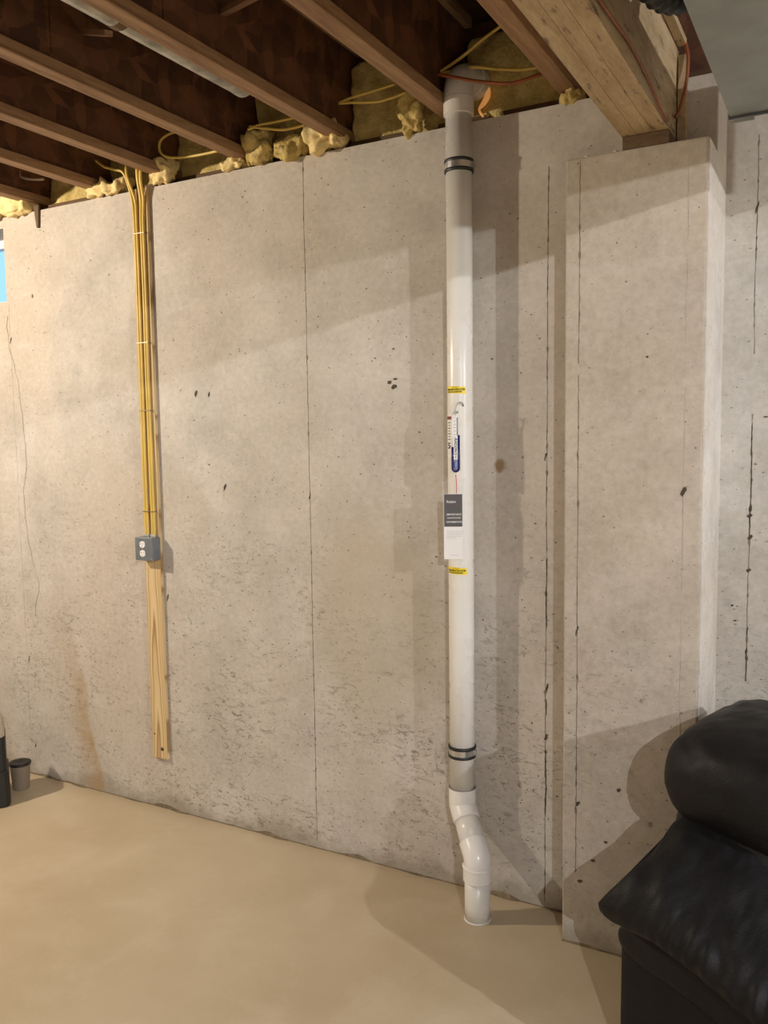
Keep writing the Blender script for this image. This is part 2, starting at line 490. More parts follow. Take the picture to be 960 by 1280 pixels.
struct('wall_front', boxes((-6.4, 4.8, -6.6, -6.4, 0, 3.2)), M_ROOM)
ceiling = struct('ceiling', boxes((-6.4, 4.8, -6.6, 0.46, 3.16, 3.20)), M_SUB)
struct('light_blocker', boxes((-6.2, 4.6, -3.68, -3.60, 2.70, 2.775)), M_FLANGE)      # unseen board added behind the viewpoint to keep light off the wall top
struct('trim_3', boxes((-6.2, -0.39, 0.065, 0.19, H, 2.78)), M_SILL)            # sill plate on the wall
struct('trim_4', boxes((-6.2, -0.39, 0.215, 0.25, H, 3.16)), M_OSB)            # rim board
struct('trim_5', boxes((-0.39, 4.6, 0.25, 0.44, 2.98, 3.16)), M_OSB)
ce = concrete('lamp_brightened_edge_concrete', (1.28, 1.32, 1.38), 0.3, 0.6); ce.col(ce.c)  # tint lightened and cooled to imitate the right bulb's light
struct('painted_lamplight_return', boxes((-0.39, -0.3865, 0.003, 0.2, 0, H)), ce.m)                 # added skin on the wall's return, lamp brightness painted into its colour
struct('painted_lamplight_pier', boxes((-0.388, -0.3845, -0.158, 0.003, 0, 2.505)), ce.m)         # the same painted brightness on the side of the pier
win = struct('window_1', boxes((-4.55, -4.51, 0.16, 0.21, 2.345, 2.69), (-3.645, -3.605, 0.16, 0.21, 2.345, 2.69), (-4.51, -3.645, 0.16, 0.21, 2.345, 2.385), (-4.51, -3.645, 0.16, 0.21, 2.65, 2.69)), M_FRAME)
obj('pane', boxes((-4.51, -3.645, 0.183, 0.187, 2.385, 2.65)), M_GLASS, win)

# seams left by the form panels: ragged raised lines with pitted holes
def seam(parent, x, Y, z0, z1, wd, mat, seed=0, dx=0.0, gaps=0.0, proud=0.0012):
    bm = bmesh.new()
    n = int((z1 - z0) / 0.007)
    prev = None
    for i in range(n + 1):
        z = z0 + (z1 - z0) * i / n
        cx = x + dx * (i / n - 0.5) + 0.003 * fbm((seed, 0, z), 3.0) + 0.0016 * fbm((seed, 3, z), 40.0)
        ww = wd * (0.42 + 0.35 * fbm((seed + 5, 1, z), 14.0) + 2.6 * max(0.0, fbm((seed + 2, 1, z), 34.0) - 0.22))
        if ww < wd * 0.12 or fbm((seed + 9, 4, z), 3.0) < -0.62 + gaps:
            prev = None
            continue
        cur = [bm.verts.new((cx - ww / 2, Y, z)), bm.verts.new((cx, Y - proud, z)), bm.verts.new((cx + ww * .5, Y, z))]
        if prev:
            bm.faces.new((prev[0], prev[1], cur[1], cur[0]))
            bm.faces.new((prev[1], prev[2], cur[2], cur[1]))
        prev = cur
    return obj('form_seam', bm, mat, parent)
def pits(parent, spots, Y, mat, name='pit'):
    for k, (x, z, wd, ht) in enumerate(spots):
        rnd = random.Random(k * 13 + 1)
        bm = bmesh.new()
        n = 14
        a = [bm.verts.new((x + wd * .34 * math.cos(2 * PI * i / n) * rnd.uniform(.55, 1.25) + ht * .1 * math.sin(2 * PI * i / n), Y - 0.0012, z + ht * .36 * math.sin(2 * PI * i / n) * rnd.uniform(.55, 1.25))) for i in range(n)]
        bm.faces.new(a)
        obj(name, bm, mat, parent)
seam(wall_back, -3.592, 0, 0.03, 2.33, 0.005, M_RIDGE, 1, 0.0, 0.1)
seam(wall_back, -1.876, 0, 0.03, 2.73, 0.0062, M_PATCH, 2, 0.0, 0.0)
seam(wall_back, -2.665, 0, 0.0, 2.73, 0.004, M_RIDGE, 3, 0.0, 0.35)
seam(wall_back, -0.912, 0, 0.02, 2.55, 0.0065, M_PATCH, 4, 0.006, 0.1)
seam(wall_back, -0.912, 0, 0.05, 1.25, 0.009, M_HOLE, 14, 0.006, 0.66, 0.002)
seam(pil, -0.757, -0.163, 0.25, 2.50, 0.0055, M_PATCH, 5, 0.0, 0.0)
seam(pil, -0.440, -0.163, 0.4, 2.46, 0.005, M_RIDGE, 6, 0.0, 0.35)
seam(wall_right, -0.292, 0.2, 0.3, 2.6, 0.006, M_PATCH, 7, 0.0, 0.15)
seam(wall_right, -0.292, 0.2, 0.8, 1.7, 0.008, M_HOLE, 17, 0.0, 0.6, 0.002)
pits(wall_back, [(-3.59, 2.16, .014, .05), (-3.575, .59, .012, .05), (-3.56, .15, .012, .03), (-1.876, 1.44, .012, .03), (-2.441, 1.864, .022, .040), (-2.37, 1.86, .016, .03),
                 (-2.30, 1.47, .02, .055), (-1.513, 1.872, .03, .018), (-1.495, 1.856, .034, .026), (-1.488, 1.884, .028, .010), (-2.64, .98, .014, .05), (-0.915, 1.60, .010, .045), (-0.908, .80, .014, .05), (-0.912, .62, .018, .04)], 0, M_HOLE)
pits(pil, [(-0.75, .48, .018, .03), (-0.757, 1.05, .010, .04), (-0.30 - .14, 1.5, .02, .05), (-0.55, 1.9, .014, .01), (-0.62, .55, .02, .02), (-0.70, .30, .025, .012), (-0.74, .22, .03, .02), (-0.66, .37, .02, .012)], -0.163, M_HOLE)
pits(wall_right, [(-0.292, 1.22, .024, .02), (-0.292, 1.40, .03, .02), (-0.29, 1.33, .02, .03), (-0.33, 1.05, .02, .008), (-0.34, 1.10, .015, .012), (-0.292, 2.38, .012, .05), (-0.25, 1.72, .03, .008)], 0.2, M_HOLE)
# hairline crack on the left
bm = bmesh.new()
crk = [at(x, y, 0) for x, y in ((9, 395), (10, 420), (20, 468), (28, 520), (33, 580), (30, 620), (38, 690), (48, 725), (44, 770))]
pc = bez(crk, 8)
for k, p in enumerate(pc):
    p.x += 0.012 * fbm((p.z * 1, 7, 2), 12)
    p.y = -0.0005
tube(bm, pc, 0.0022, 4)
obj('crack', bm, M_RIDGE, wall_back)
# crumbs of mortar on the ledge beside the beam
bm = bmesh.new()
for k in range(60):
    if k < 38:
        x = random.uniform(-0.485, -0.395); z = 2.545 + 0.03 * math.sin(x * 30) + random.uniform(-.02, .02) - (x + .485) * .35
    else:
        x = random.uniform(-0.80, -0.66); z = 2.535 + random.uniform(-0.015, .03)
    s = random.uniform(.002, .007)
    bmesh.ops.create_icosphere(bm, subdivisions=1, radius=s, matrix=Matrix.Translation((x, -0.001, z)) @ Matrix.Diagonal((1.4, .7, 1, 1)))
o = obj('mortar_crumbs', bm, M_CRUMB, wall_back); o['kind'] = 'stuff'
# feathered old cement lip along the foot of the wall
bm = bmesh.new()
for (xa, xb, Y) in ((-3.9, -0.80, 0.0), (-0.802, -0.39, -0.163)):
    n = int((xb - xa) / 0.02)
    prev = None
    for i in range(n + 1):
        x = xa + (xb - xa) * i / n
        hh = 0.003 + 0.020 * max(0, fbm((x, 2, Y), 5, 4)); dd = 0.004 + 0.016 * max(0, fbm((x, 9, Y), 6, 4))
        cur = [bm.verts.new((x, Y, hh)), bm.verts.new((x, Y - dd * .5, hh * .5)), bm.verts.new((x, Y - dd, 0.0005))]
        if prev:
            for j in range(2):
                bm.faces.new((prev[j], prev[j + 1], cur[j + 1], cur[j]))
        prev = cur
struct('baseboard_back', bm, plain('grimy_cement_edge', (0.17, 0.13, 0.08), 0.95, var=0.45, vscale=25, bump=0.5))

# ------------------------------------------------------------------ joists, beam, duct
ZJ, ZT = 2.78, 3.16
joists = [(-0.822, 'third', 'floor joist close beside the thick beam, ending left of it on the wall'),
          (-1.242, '', 'floor joist that ends on the wall just left of the white pipe'),
          (-1.690, '', 'floor joist with the silvery round vent running along its left side'),
          (-2.140, '', 'floor joist ending on the wall between the outlet board and the vent joist'),
          (-2.560, '', 'floor joist ending on the wall directly above the outlet board'),
          (-2.955, '', 'floor joist ending just left of the outlet board'),
          (-3.365, '', 'leftmost fully visible floor joist, ending over the yellow insulation at far left')]
for xr, _, lab in joists:
    cxj = xr - 0.03
    j = thing('floor_joist', 'brown wooden ' + lab, 'joist', (cxj, 0.0, ZJ), 0, 'wooden floor joists overhead')
    obj('bottom_flange', boxes((-0.03, 0.03, -6.4, 0.15, 0, 0.038)), M_FLANGE, j, bevel=0.003)
    obj('top_flange', boxes((-0.03, 0.03, -6.4, 0.15, ZT - ZJ - 0.038, ZT - ZJ - 0.001)), M_FLANGE, j)
    for (ya, yb) in ((-6.4, -3.4), (-3.396, -0.92), (-0.916, 0.15)):
        obj('web', boxes((-0.005, 0.005, ya, yb, 0.036, ZT - ZJ - 0.036)), M_OSB, j)

beam = thing('support_beam', 'thick pale laminated wooden beam resting on the concrete pier', 'beam', (-0.568, -0.16, 2.55))
for k in range(3):
    obj('ply', boxes((-0.067 + k * 0.0445, -0.0235 + k * 0.0445, -6.2, 0.155, 0.0, 0.27 - 0.002 * (k == 1))), M_LVL, beam, bevel=0.0004)
tag(obj('bearing_plate', boxes((-0.632, -0.497, -0.158, -0.002, 2.511, 2.549)), M_SHIM, bevel=0.002), 'dark brown wooden plate between the beam end and the concrete pier', 'plate')
tag(obj('wood_packer', boxes((-0.499, -0.474, -0.03, -0.002, 2.5115, 2.80)), M_LVL, bevel=0.001), 'narrow upright wooden packer against the wall at the right of the beam end', 'packer')
tag(obj('wood_strip', boxes((-0.5, -0.475, -0.42, -0.031, 2.822, 2.842)), M_LVL, bevel=0.001), 'pale wooden strip lying along the top right edge of the beam', 'strip')
def cable(name, pts, r, mat, label, group=None, n=10, flat=1.0, cat='cable'):
    o = obj(name, tube(bmesh.new(), bez(pts, n), r, 8, flat=flat), mat, smooth=True)
    return tag(o, label, cat, group)
cable('beam_wire', [(-0.494, -1.5, 2.556), (-0.493, -0.9, 2.575), (-0.494, -0.66, 2.59), (-0.494, -0.44, 2.578), (-0.494, -0.31, 2.558), (-0.4945, -0.2, 2.557)], 0.0035, M_CABLEO, 'thin dark orange wire running along the lower right edge of the beam')
cable('red_wire', [(-0.478, -0.036, 2.83), (-0.468, -0.045, 2.78), (-0.470, -0.055, 2.71), (-0.484, -0.075, 2.63), (-0.494, -0.09, 2.60)], 0.005, M_CABLEO, 'short red wire curving down the packer at the right of the beam end')

duct = thing('duct_trunk', 'big grey sheet metal duct in the upper right corner', 'duct', (0.02, -0.312, 2.5))
obj('duct_body', boxes((-0.335, 0.335, -5.5, 0.0, 0.0, 0.205)), M_DUCT, duct, bevel=0.002)
obj('end_flange', boxes((-0.338, 0.338, 0.0, 0.008, -0.006, 0.21)), plain('dark_duct_edge', (0.09, 0.095, 0.11), 0.5, 0.6), duct, label='dark folded end edge of the duct')
obj('drip_tab', boxes((-0.325, -0.275, 0.001, 0.0075, -0.016, -0.005)), M_DUCT, duct)
# corrugated black hose between beam and duct
hp = bez([(-0.495, -1.05, 2.80), (-0.46, -0.86, 2.72), (-0.42, -0.74, 2.66), (-0.365, -0.68, 2.665), (-0.345, -0.64, 2.76), (-0.345, -0.62, 2.90)], 16)
tag(obj('flexible_hose', tube(bmesh.new(), hp, [0.034 + 0.003 * math.cos(k * 1.9) for k in range(len(hp))], 20), M_HOSE, smooth=True), 'black corrugated hose between the beam and the grey duct', 'hose')
# round vent alongside one joist
vent = thing('round_vent', 'silvery round metal vent pipe running along a ceiling joist', 'vent', (-1.818, -0.42, 2.860))
obj('vent_body', tube(bmesh.new(), [(0, -5.0, 0)] + [(0, y, 0) for y in (-3, -1.5, -0.02)], 0.052, 24), M_VENT, vent, smooth=False)
obj('end_cap', tube(bmesh.new(), [(0, -0.03, 0), (0, -0.005, 0), (0, 0.0, 0)], [0.0535, 0.0535, 0.046], 24), M_VENT, vent)
obj('draw_band', tube(bmesh.new(), [(0, -0.58, 0), (0, -0.55, 0)], 0.054, 24), M_SHIM, vent, label='dark brown band round the vent')
# wood bridging strips
def stick(p, q, label, s=0.011):
    p, q = Vector(p), Vector(q)
    d = (q - p)
    L = d.length
    bm = boxes((-L / 2, L / 2, -s, s, -s * .7, s * .7))
    M = Matrix.Translation((p + q) / 2) @ d.to_track_quat('X', 'Z').to_matrix().to_4x4()
    tag(obj('bridging_strip', place(bm, M), M_STICK), label, 'wood strip', 'thin strips between the joists')
stick((-2.150, -0.80, 2.945), (-1.90, -0.94, 2.83), 'thin wooden strip reaching to the silvery vent pipe between two joists')
stick((-1.712, -0.66, 2.955), (-1.28, -0.86, 2.875), 'thin wooden strip at the top edge, between the vent joist and the next joist right')

# ------------------------------------------------------------------ insulation in the joist bays
def batt(x0, x1, y0, y1, z0, z1, seed, label, amp=0.02, mat=None, group='insulation in the joist bays', name='insulation_batt', nx=26, rnd_e=14):
    bm = bmesh.new()
    bmesh.ops.create_cube(bm, size=1.0)
    bmesh.ops.subdivide_edges(bm, edges=bm.edges[:], cuts=nx if nx < 20 else 20, use_grid_fill=True)
    cx_, cy_, cz_ = (x0 + x1) / 2, (y0 + y1) / 2, (z0 + z1) / 2
    for v in bm.verts:
        p = v.co.copy()
        # round the box a little
        q = Vector((p.x * 2, p.y * 2, p.z * 2))
        L = (abs(q.x) ** rnd_e + abs(q.y) ** rnd_e + abs(q.z) ** rnd_e) ** (1 / rnd_e)
        q = q / max(L, 1e-6) * max(abs(q.x), abs(q.y), abs(q.z))
        wpos = Vector((cx_ + q.x * (x1 - x0) / 2, cy_ + q.y * (y1 - y0) / 2, cz_ + q.z * (z1 - z0) / 2))
        nn = fbm((wpos.x + seed * 3.1, wpos.y, wpos.z), 11, 4) + (0.8 * fbm((wpos.x + seed, wpos.y, wpos.z), 32, 2) if rnd_e < 9 else 0)
        d = Vector((q.x * .4, q.y, q.z)).normalized()
        v.co = wpos + d * amp * nn
    return tag(obj(name, bm, mat or M_INS, smooth=True), label, 'insulation', group)
bays = [(-1.235, -0.870, 0.07, 2.745, 3.06, 'olive insulation batt behind the top of the white pipe'),
        (-1.700, -1.290, 0.07, 2.76, 3.06, 'dark yellow insulation batt just left of the white pipe top'),
        (-2.155, -1.735, 0.08, 2.745, 3.06, 'yellow insulation batt at the end of the silvery vent pipe'),
        (-2.575, -2.185, 0.08, 2.745, 3.04, 'yellow insulation batt up right of the outlet board'),
        (-2.970, -2.605, 0.08, 2.75, 3.04, 'yellow insulation batt directly behind the top of the outlet board'),
        (-3.380, -3.000, 0.08, 2.75, 3.04, 'tan insulation batt in the second bay from the left edge'),
        (-3.800, -3.410, 0.08, 2.75, 3.04, 'insulation batt in the bay at the far left edge')]
for k, (x0, x1, y0, z0, z1, lab) in enumerate(bays):
    batt(x0, x1, y0, 0.21, z0, z1, k, lab, 0.02)
clumps = [(-3.80, -3.40, -0.055, 0.035, 2.742, 2.83, 'large pale yellow insulation clump overhanging the wall at the far left'),
          (-3.03, -2.80, -0.03, 0.06, 2.745, 2.80, 'pale yellow insulation tuft on the wall just left of the outlet board'),
          (-2.625, -2.52, -0.045, 0.045, 2.742, 2.835, 'crumpled yellow insulation wad at the top right of the outlet board'),
          (-2.27, -2.15, -0.025, 0.05, 2.742, 2.785, 'small yellow foam lump under the second joist right of the outlet board'),
          (-2.13, -2.03, -0.03, 0.045, 2.742, 2.87, 'olive insulation roll on the wall top left of the foam lumps'),
          (-2.0, -1.875, -0.03, 0.045, 2.745, 2.82, 'flattened yellow insulation piece between the roll and the foam lump by the vent joist'),
          (-1.835, -1.70, -0.055, 0.04, 2.742, 2.83, 'pale yellow foam lump under the vent joist end'),
          (-1.44, -1.37, -0.03, 0.035, 2.742, 2.86, 'yellow insulation tuft hanging left of the pipe joist'),
          (-0.86, -0.80, 0.0, 0.05, 2.744, 2.78, 'small yellow insulation tuft beside the left face of the thick beam')]
for k, (x0, x1, y0, y1, z0, z1, lab) in enumerate(clumps):
    batt(x0, x1, y0, y1, z0, z1, 20 + k, lab, 0.028, M_FOAM if k in (0, 1, 2, 3, 6) else M_INS, 'insulation tufts along the wall top', 'insulation_tuft', nx=14, rnd_e=5)
# brown end-grain splinter under the insulation at far left
bm = boxes((-3.372, -3.338, -0.012, 0.0, 2.66, 2.76))
for v in bm.verts:
    if v.co.z < 2.7:
        v.co.x = -3.352 + (v.co.x + 3.355) * .3
tag(obj('wood_splinter', bm, M_SHIM), 'brown wooden splinter hanging on the wall below the far left joist', 'splinter')

# ------------------------------------------------------------------ cables in the bays
def pc_(pts, Y=-0.06):
    return [at(*(p if len(p) == 3 else (*p, Y))) for p in pts]
G = 'yellow cables looping through the joist bays'
cable('ceiling_cable', pc_([(536, 96), (545, 93), (575, 73), (600, 52), (628, 31)]), 0.0055, M_CABLE, 'yellow cable rising to the right behind the top of the white pipe', G)
cable('ceiling_cable', pc_([(536, 98), (560, 90), (590, 84), (620, 86), (650, 87), (672, 84)]), 0.0055, M_CABLE, 'yellow cable running level above the white pipe elbow', G)
cable('orange_cable', pc_([(548, 93, -.15), (570, 97, -.155), (600, 102, -.155), (640, 104, -.12), (678, 92, -.08)]), 0.0058, M_CABLEO, 'dark orange cable sagging just above the white pipe elbow', G)
cable('ceiling_cable', pc_([(424, 129), (440, 122), (465, 114), (494, 105)]), 0.0055, M_CABLE, 'upper of two yellow cables in the bay left of the white pipe', G)
cable('ceiling_cable', pc_([(424, 129), (440, 128), (470, 127), (490, 122), (508, 115)]), 0.0055, M_CABLE, 'lower of two yellow cables in the bay left of the white pipe', G)
cable('ceiling_cable', pc_([(310, 162), (325, 156), (345, 152), (368, 147)]), 0.0055, M_CABLE, 'upper of two yellow cables below the end of the silvery vent', G)
cable('ceiling_cable', pc_([(312, 158), (328, 160), (352, 162), (370, 159), (386, 154)]), 0.0055, M_CABLE, 'lower of two yellow cables below the end of the silvery vent', G)
cable('ceiling_cable', pc_([(236, 163), (215, 166), (202, 174), (199, 184), (203, 193), (216, 197), (240, 195), (262, 191), (285, 185)]), 0.0055, M_CABLE, 'yellow cable bent in a wide loop right of the outlet board', G)
cable('ceiling_cable', pc_([(24, 212), (25, 219), (29, 222), (40, 224), (54, 224)]), 0.006, M_CABLEW, 'short pale cable sticking out in the second bay from the left edge', G)

# ------------------------------------------------------------------ outlet board
brd = thing('wiring_board', 'long pine board fixed upright on the concrete wall', 'board', (-2.704, 0, 0.24))
obj('plank', boxes((-0.0445, 0.0445, -0.0195, -0.0005, 0.0, 2.50)), M_PINE, brd, bevel=0.002)
bm = lathe(bmesh.new(), [(0.0085, 0), (0.0085, 0.0012)], seg=12)
obj('bolt_hole', place(bm, Matrix.Translation((0.016, -0.0195, 0.045)) @ Matrix.Rotation(PI / 2, 4, 'X')), M_HOLE, brd, label='dark bolt hole near the foot of the board')
bm = lathe(bmesh.new(), [(0.004, 0), (0.004, 0.001)], seg=10)
obj('knot', place(bm, Matrix.Translation((-0.028, -0.0195, 0.11)) @ Matrix.Rotation(PI / 2, 4, 'X')), M_SHIM, brd)
YC = -0.0270
G = 'yellow cables running down the board into the outlet box'
lab = ['leftmost yellow cable on the pine board, leading up left into a joist', 'second yellow cable from the left on the pine board', 'third yellow cable from the left on the pine board', 'rightmost yellow cable on the pine board']
def run(x, seed, top):
    return top + [(x + 0.0035 * fbm((seed, z, 1), 1.7) * (1.0 if z < 2.5 else 0.4), YC, z) for z in (2.60, 2.42, 2.24, 2.06, 1.88, 1.70, 1.52, 1.36, 1.29)] + [(x, YC - 0.001, 1.252)]
runs = [run(-2.7285, 1, [(-2.905, -0.06, 2.875), (-2.855, -0.06, 2.842), (-2.80, -0.06, 2.822), (-2.757, -0.048, 2.80), (-2.735, -0.030, 2.70)]),
        run(-2.7150, 1, [(-2.755, -0.02, 2.90), (-2.738, -0.052, 2.80), (-2.717, -0.030, 2.69)]),
        run(-2.6910, 6, [(-2.672, -0.03, 2.92), (-2.680, -0.05, 2.80), (-2.688, YC, 2.69)]),
        run(-2.6775, 6, [(-2.655, -0.03, 2.90), (-2.662, -0.05, 2.78), (-2.672, YC, 2.69)])]
for pts, l in zip(runs, lab):
    cable('yellow_cable', pts, 0.0060, M_CABLE, l, G, 8)
for z, l in ((2.55, 'topmost thin metal cable staple on the pine board'), (2.09, 'upper middle metal cable staple on the pine board'), (1.80, 'lower middle metal cable staple on the pine board'), (1.36, 'metal cable staple just above the outlet box')):
    bm = boxes((-2.7365, -2.6695, -0.0350, -0.0334, z - 0.002, z + 0.002), (-2.7365, -2.7345, -0.0352, -0.0198, z - 0.002, z + 0.002), (-2.6705, -2.669, -0.0350, -0.0198, z - 0.002, z + 0.002))
    tag(obj('cable_staple', bm, M_STAPLE), l, 'staple', 'cable staples on the pine board')
ob = thing('outlet_box', 'grey metal outlet box with white sockets on the pine board', 'outlet', (-2.702, -0.020, 1.199))
obj('box_body', boxes((-0.050, 0.050, -0.046, 0.0, -0.050, 0.050)), M_OUTBOX, ob, bevel=0.005)
obj('cover_plate', boxes((-0.0515, 0.0515, -0.053, -0.0455, -0.0515, 0.0515)), M_OUTBOX, ob, bevel=0.004)
for s in (-1, 1):
    bm = bmesh.new()
    ring = []
    for k in range(28):
        a = 2 * PI * k / 28
        x = max(-0.0145, min(0.0145, 0.0172 * math.cos(a)))
        ring.append((x, 0.0172 * math.sin(a) * 0.88))
    f0 = [bm.verts.new((x - 0.006, -0.053, z + s * 0.0195)) for x, z in ring]
    f1 = [bm.verts.new((x * .95 - 0.006, -0.0565, z * .95 + s * 0.0195)) for x, z in ring]
    for k in range(28):
        bm.faces.new((f0[k], f0[(k + 1) % 28], f1[(k + 1) % 28], f1[k]))
    bm.faces.new(f1)
    rc = obj('receptacle', bm, M_RECEP, ob, label='white receptacle face')
    for dx_, hh in ((-0.0062, 0.0042), (0.0062, 0.0034)):
        obj('slot', boxes((-0.006 + dx_ - 0.0011, -0.006 + dx_ + 0.0011, -0.0569, -0.0564, s * 0.0195 + 0.003 - hh, s * 0.0195 + 0.003 + hh)), M_SLOT, rc)
    bm = lathe(bmesh.new(), [(0.0023, 0), (0.0023, 0.0005)], seg=10)
    obj('ground_hole', place(bm, Matrix.Translation((-0.006, -0.0564, s * 0.0195 - 0.0085)) @ Matrix.Rotation(PI / 2, 4, 'X')), M_SLOT, rc)
for k, (x, z) in enumerate(((0.041, 0.041), (-0.041, -0.041), (-0.006, 0.0), (0.041, -0.043))):
    bm = lathe(bmesh.new(), [(0.0032, 0), (0.0028, 0.0012)], seg=10)
    obj('screw', place(bm, Matrix.Translation((x, -0.053, z)) @ Matrix.Rotation(PI / 2, 4, 'X')), M_STEEL, ob)
for z in (-0.022, 0.022):
    bm = lathe(bmesh.new(), [(0.0105, 0), (0.0105, 0.0008)], seg=16)
    obj('knockout', place(bm, Matrix.Translation((0.050, -0.024, z)) @ Matrix.Rotation(PI / 2, 4, 'Y')), M_OUTBOX, ob)
for x in (-0.0265, -0.013, 0.011, 0.0245):
    obj('cable_clamp', lathe(bmesh.new(), [(0.0085, 0.0), (0.0085, 0.006), (0.0072, 0.010)], (x, -0.012, 0.050), 14), M_STEEL, ob)

# ------------------------------------------------------------------ vent pipe against the wall
PX, PY, R = -1.200, -0.066, 0.0445
BX, BY = -1.099, -0.172
pipe = thing('vent_pipe', 'tall white plastic vent pipe from the floor to the joists', 'pipe', (0, 0, 0))
obj('pipe_section', tube(bmesh.new(), [(PX, PY, z) for z in (0.36, 1.0, 1.8, 2.78)], R, 40), M_PVC, pipe, smooth=True)
RF = 0.0492
# lower offset: two bends with hubs
up_c, lo_c = Vector((PX, PY, 0.350)), Vector((BX, BY, 0.215))
d = (lo_c - up_c)
pu = up_c + d.normalized() * 0.062
pl = lo_c - d.normalized() * 0.062
obj('pipe_hub', lathe(bmesh.new(), [(R + .0005, .40), (R + .0045, .414), (RF, .412), (RF, .358), (RF - .002, .354)], (PX, PY, 0), 40), M_FIT, pipe, label='glossy white upper elbow hub')
obj('elbow', tube(bmesh.new(), bez([(PX, PY, 0.362), up_c + Vector((0, 0, -0.002)), pu], 10), RF - 0.001, 40), M_FIT, pipe, smooth=True, label='glossy white upper elbow')
obj('pipe_section', tube(bmesh.new(), [pu - d.normalized() * .02, pl + d.normalized() * .02], R, 40), M_PVC, pipe, smooth=True)
obj('elbow', tube(bmesh.new(), bez([pl, lo_c + Vector((0, 0, 0.004)), (BX, BY, 0.185)], 10), RF - 0.001, 40), M_FIT, pipe, smooth=True, label='glossy white lower elbow')
obj('pipe_hub', lathe(bmesh.new(), [(RF - .001, .195), (RF + .003, .192), (RF + .003, .186), (RF + .001, .183), (RF + .001, .142), (R + .001, .138)], (BX, BY, 0), 40), M_FIT, pipe, label='glossy white lower elbow hub')
obj('pipe_section', tube(bmesh.new(), [(BX, BY, 0.0), (BX, BY, 0.05), (BX, BY, 0.15)], R, 40), M_PVC, pipe, smooth=True)
obj('glue_fillet', lathe(bmesh.new(), [(R + 0.003, 0.0005), (R + 0.0015, 0.003), (R, 0.004)], (BX, BY, 0), 40), M_CRUMB, pipe)
# printed mark on the lower elbow
# (camera-side frame of the pipe: cd faces the room, sd runs along the surface to the right)
cd = Vector((0.40, -0.916, 0)); sd = Vector((0.916, 0.40, 0))
def wrap(bm, cx_, cy_, r, phi0, z0):
    """bend a flat text/patch (x along the girth, y up) round a vertical pipe"""
    for v in bm.verts:
        ph = phi0 + v.co.x / r
        rr_ = r + v.co.z
        p = cd * (math.cos(ph) * rr_) + sd * (math.sin(ph) * rr_)
        v.co = Vector((cx_ + p.x, cy_ + p.y, z0 + v.co.y))
    return bm
def patch(wd, ht, nx=16, th=0.0004, skew=0.0):
    bm = bmesh.new()
    bmesh.ops.create_grid(bm, x_segments=nx, y_segments=2, size=0.5)
    for v in bm.verts:
        v.co = Vector((v.co.x * wd, v.co.y * ht + skew * v.co.x, th))
    return bm
# rubber-lined clamps
for z, l in ((2.577, 'upper black-edged steel pipe clamp'), (0.549, 'lower black-edged steel pipe clamp')):
    cl = obj('pipe_clamp', lathe(bmesh.new(), [(R + .0004, z - .014), (R + .0035, z - .013), (R + .0035, z + .013), (R + .0004, z + .014)], (PX, PY, 0), 40), M_STEEL, pipe, label=l)
    for s in (-1, 1):
        zz = z + s * 0.0155
        obj('rubber_ring', lathe(bmesh.new(), [(R + .0003, zz - .006), (R + .0050, zz - .005), (R + .0062, zz), (R + .0050, zz + .005), (R + .0003, zz + .006)], (PX, PY, 0), 40), M_RUB, cl)
    obj('clamp_foot', boxes((PX - .008, PX + .008, PY + R, -0.0005, z - .012, z + .012)), M_STEEL, cl)
    obj('clamp_ear', boxes((PX + R + .002, PX + R + .010, PY - .004, PY + .006, z - .010, z + .010)), M_STEEL, cl)
# top elbow turning out through the rim
el = bez([(PX, PY, 2.775), (PX, PY, 2.82), (PX + 0.002, PY + 0.012, 2.855), (PX + 0.008, PY + 0.05, 2.876), (PX + .014, PY + 0.10, 2.88)], 8)
obj('elbow', tube(bmesh.new(), el, RF, 40), M_PVCG, pipe, smooth=True, label='grey-white top elbow')
obj('pipe_hub', lathe(bmesh.new(), [(R + .001, 2.742), (RF + .002, 2.744), (RF + .002, 2.796), (RF, 2.80)], (PX, PY, 0), 40), M_PVCG, pipe, label='grey-white hub under the top elbow')
hub = [(PX + .012, PY + 0.075, 2.88), (PX + .012, PY + 0.08, 2.88), (PX + .015, PY + 0.115, 2.88), (PX + .0155, PY + 0.12, 2.88)]
obj('pipe_hub', tube(bmesh.new(), hub, [RF + .001, RF + .005, RF + .005, RF + .001], 40), M_PVCG, pipe, label='grey-white hub of the outlet')
# stickers
def sticker(z):
    st = obj('warning_sticker', wrap(patch(0.078, 0.024, skew=-0.004), PX, PY, R + .0002, -0.42, z), M_YEL, pipe, label='yellow warning sticker with two black lines')
    obj('lettering', wrap(place(text_bm('CAUTION', 0.006), Matrix.Translation((0, .0085, .0012))), PX, PY, R, -0.42, z), M_DRED, st)
    obj('lettering', wrap(place(text_bm('RADON REDUCTION SYSTEM', 0.0074, 'CENTER', 0.0003), Matrix.Translation((0, .001, .0012)) @ Matrix.Diagonal((0.70, 1.15, 1, 1))), PX, PY, R, -0.42, z), M_INK, st)
    obj('lettering', wrap(place(text_bm('DO NOT ALTER OR DISCONNECT', 0.0062, 'CENTER', 0.00025), Matrix.Translation((-0.004, -.0068, .0012)) @ Matrix.Diagonal((0.62, 1.15, 1, 1))), PX, PY, R, -0.42, z), M_INK, st)
sticker(1.829)
sticker(1.205)
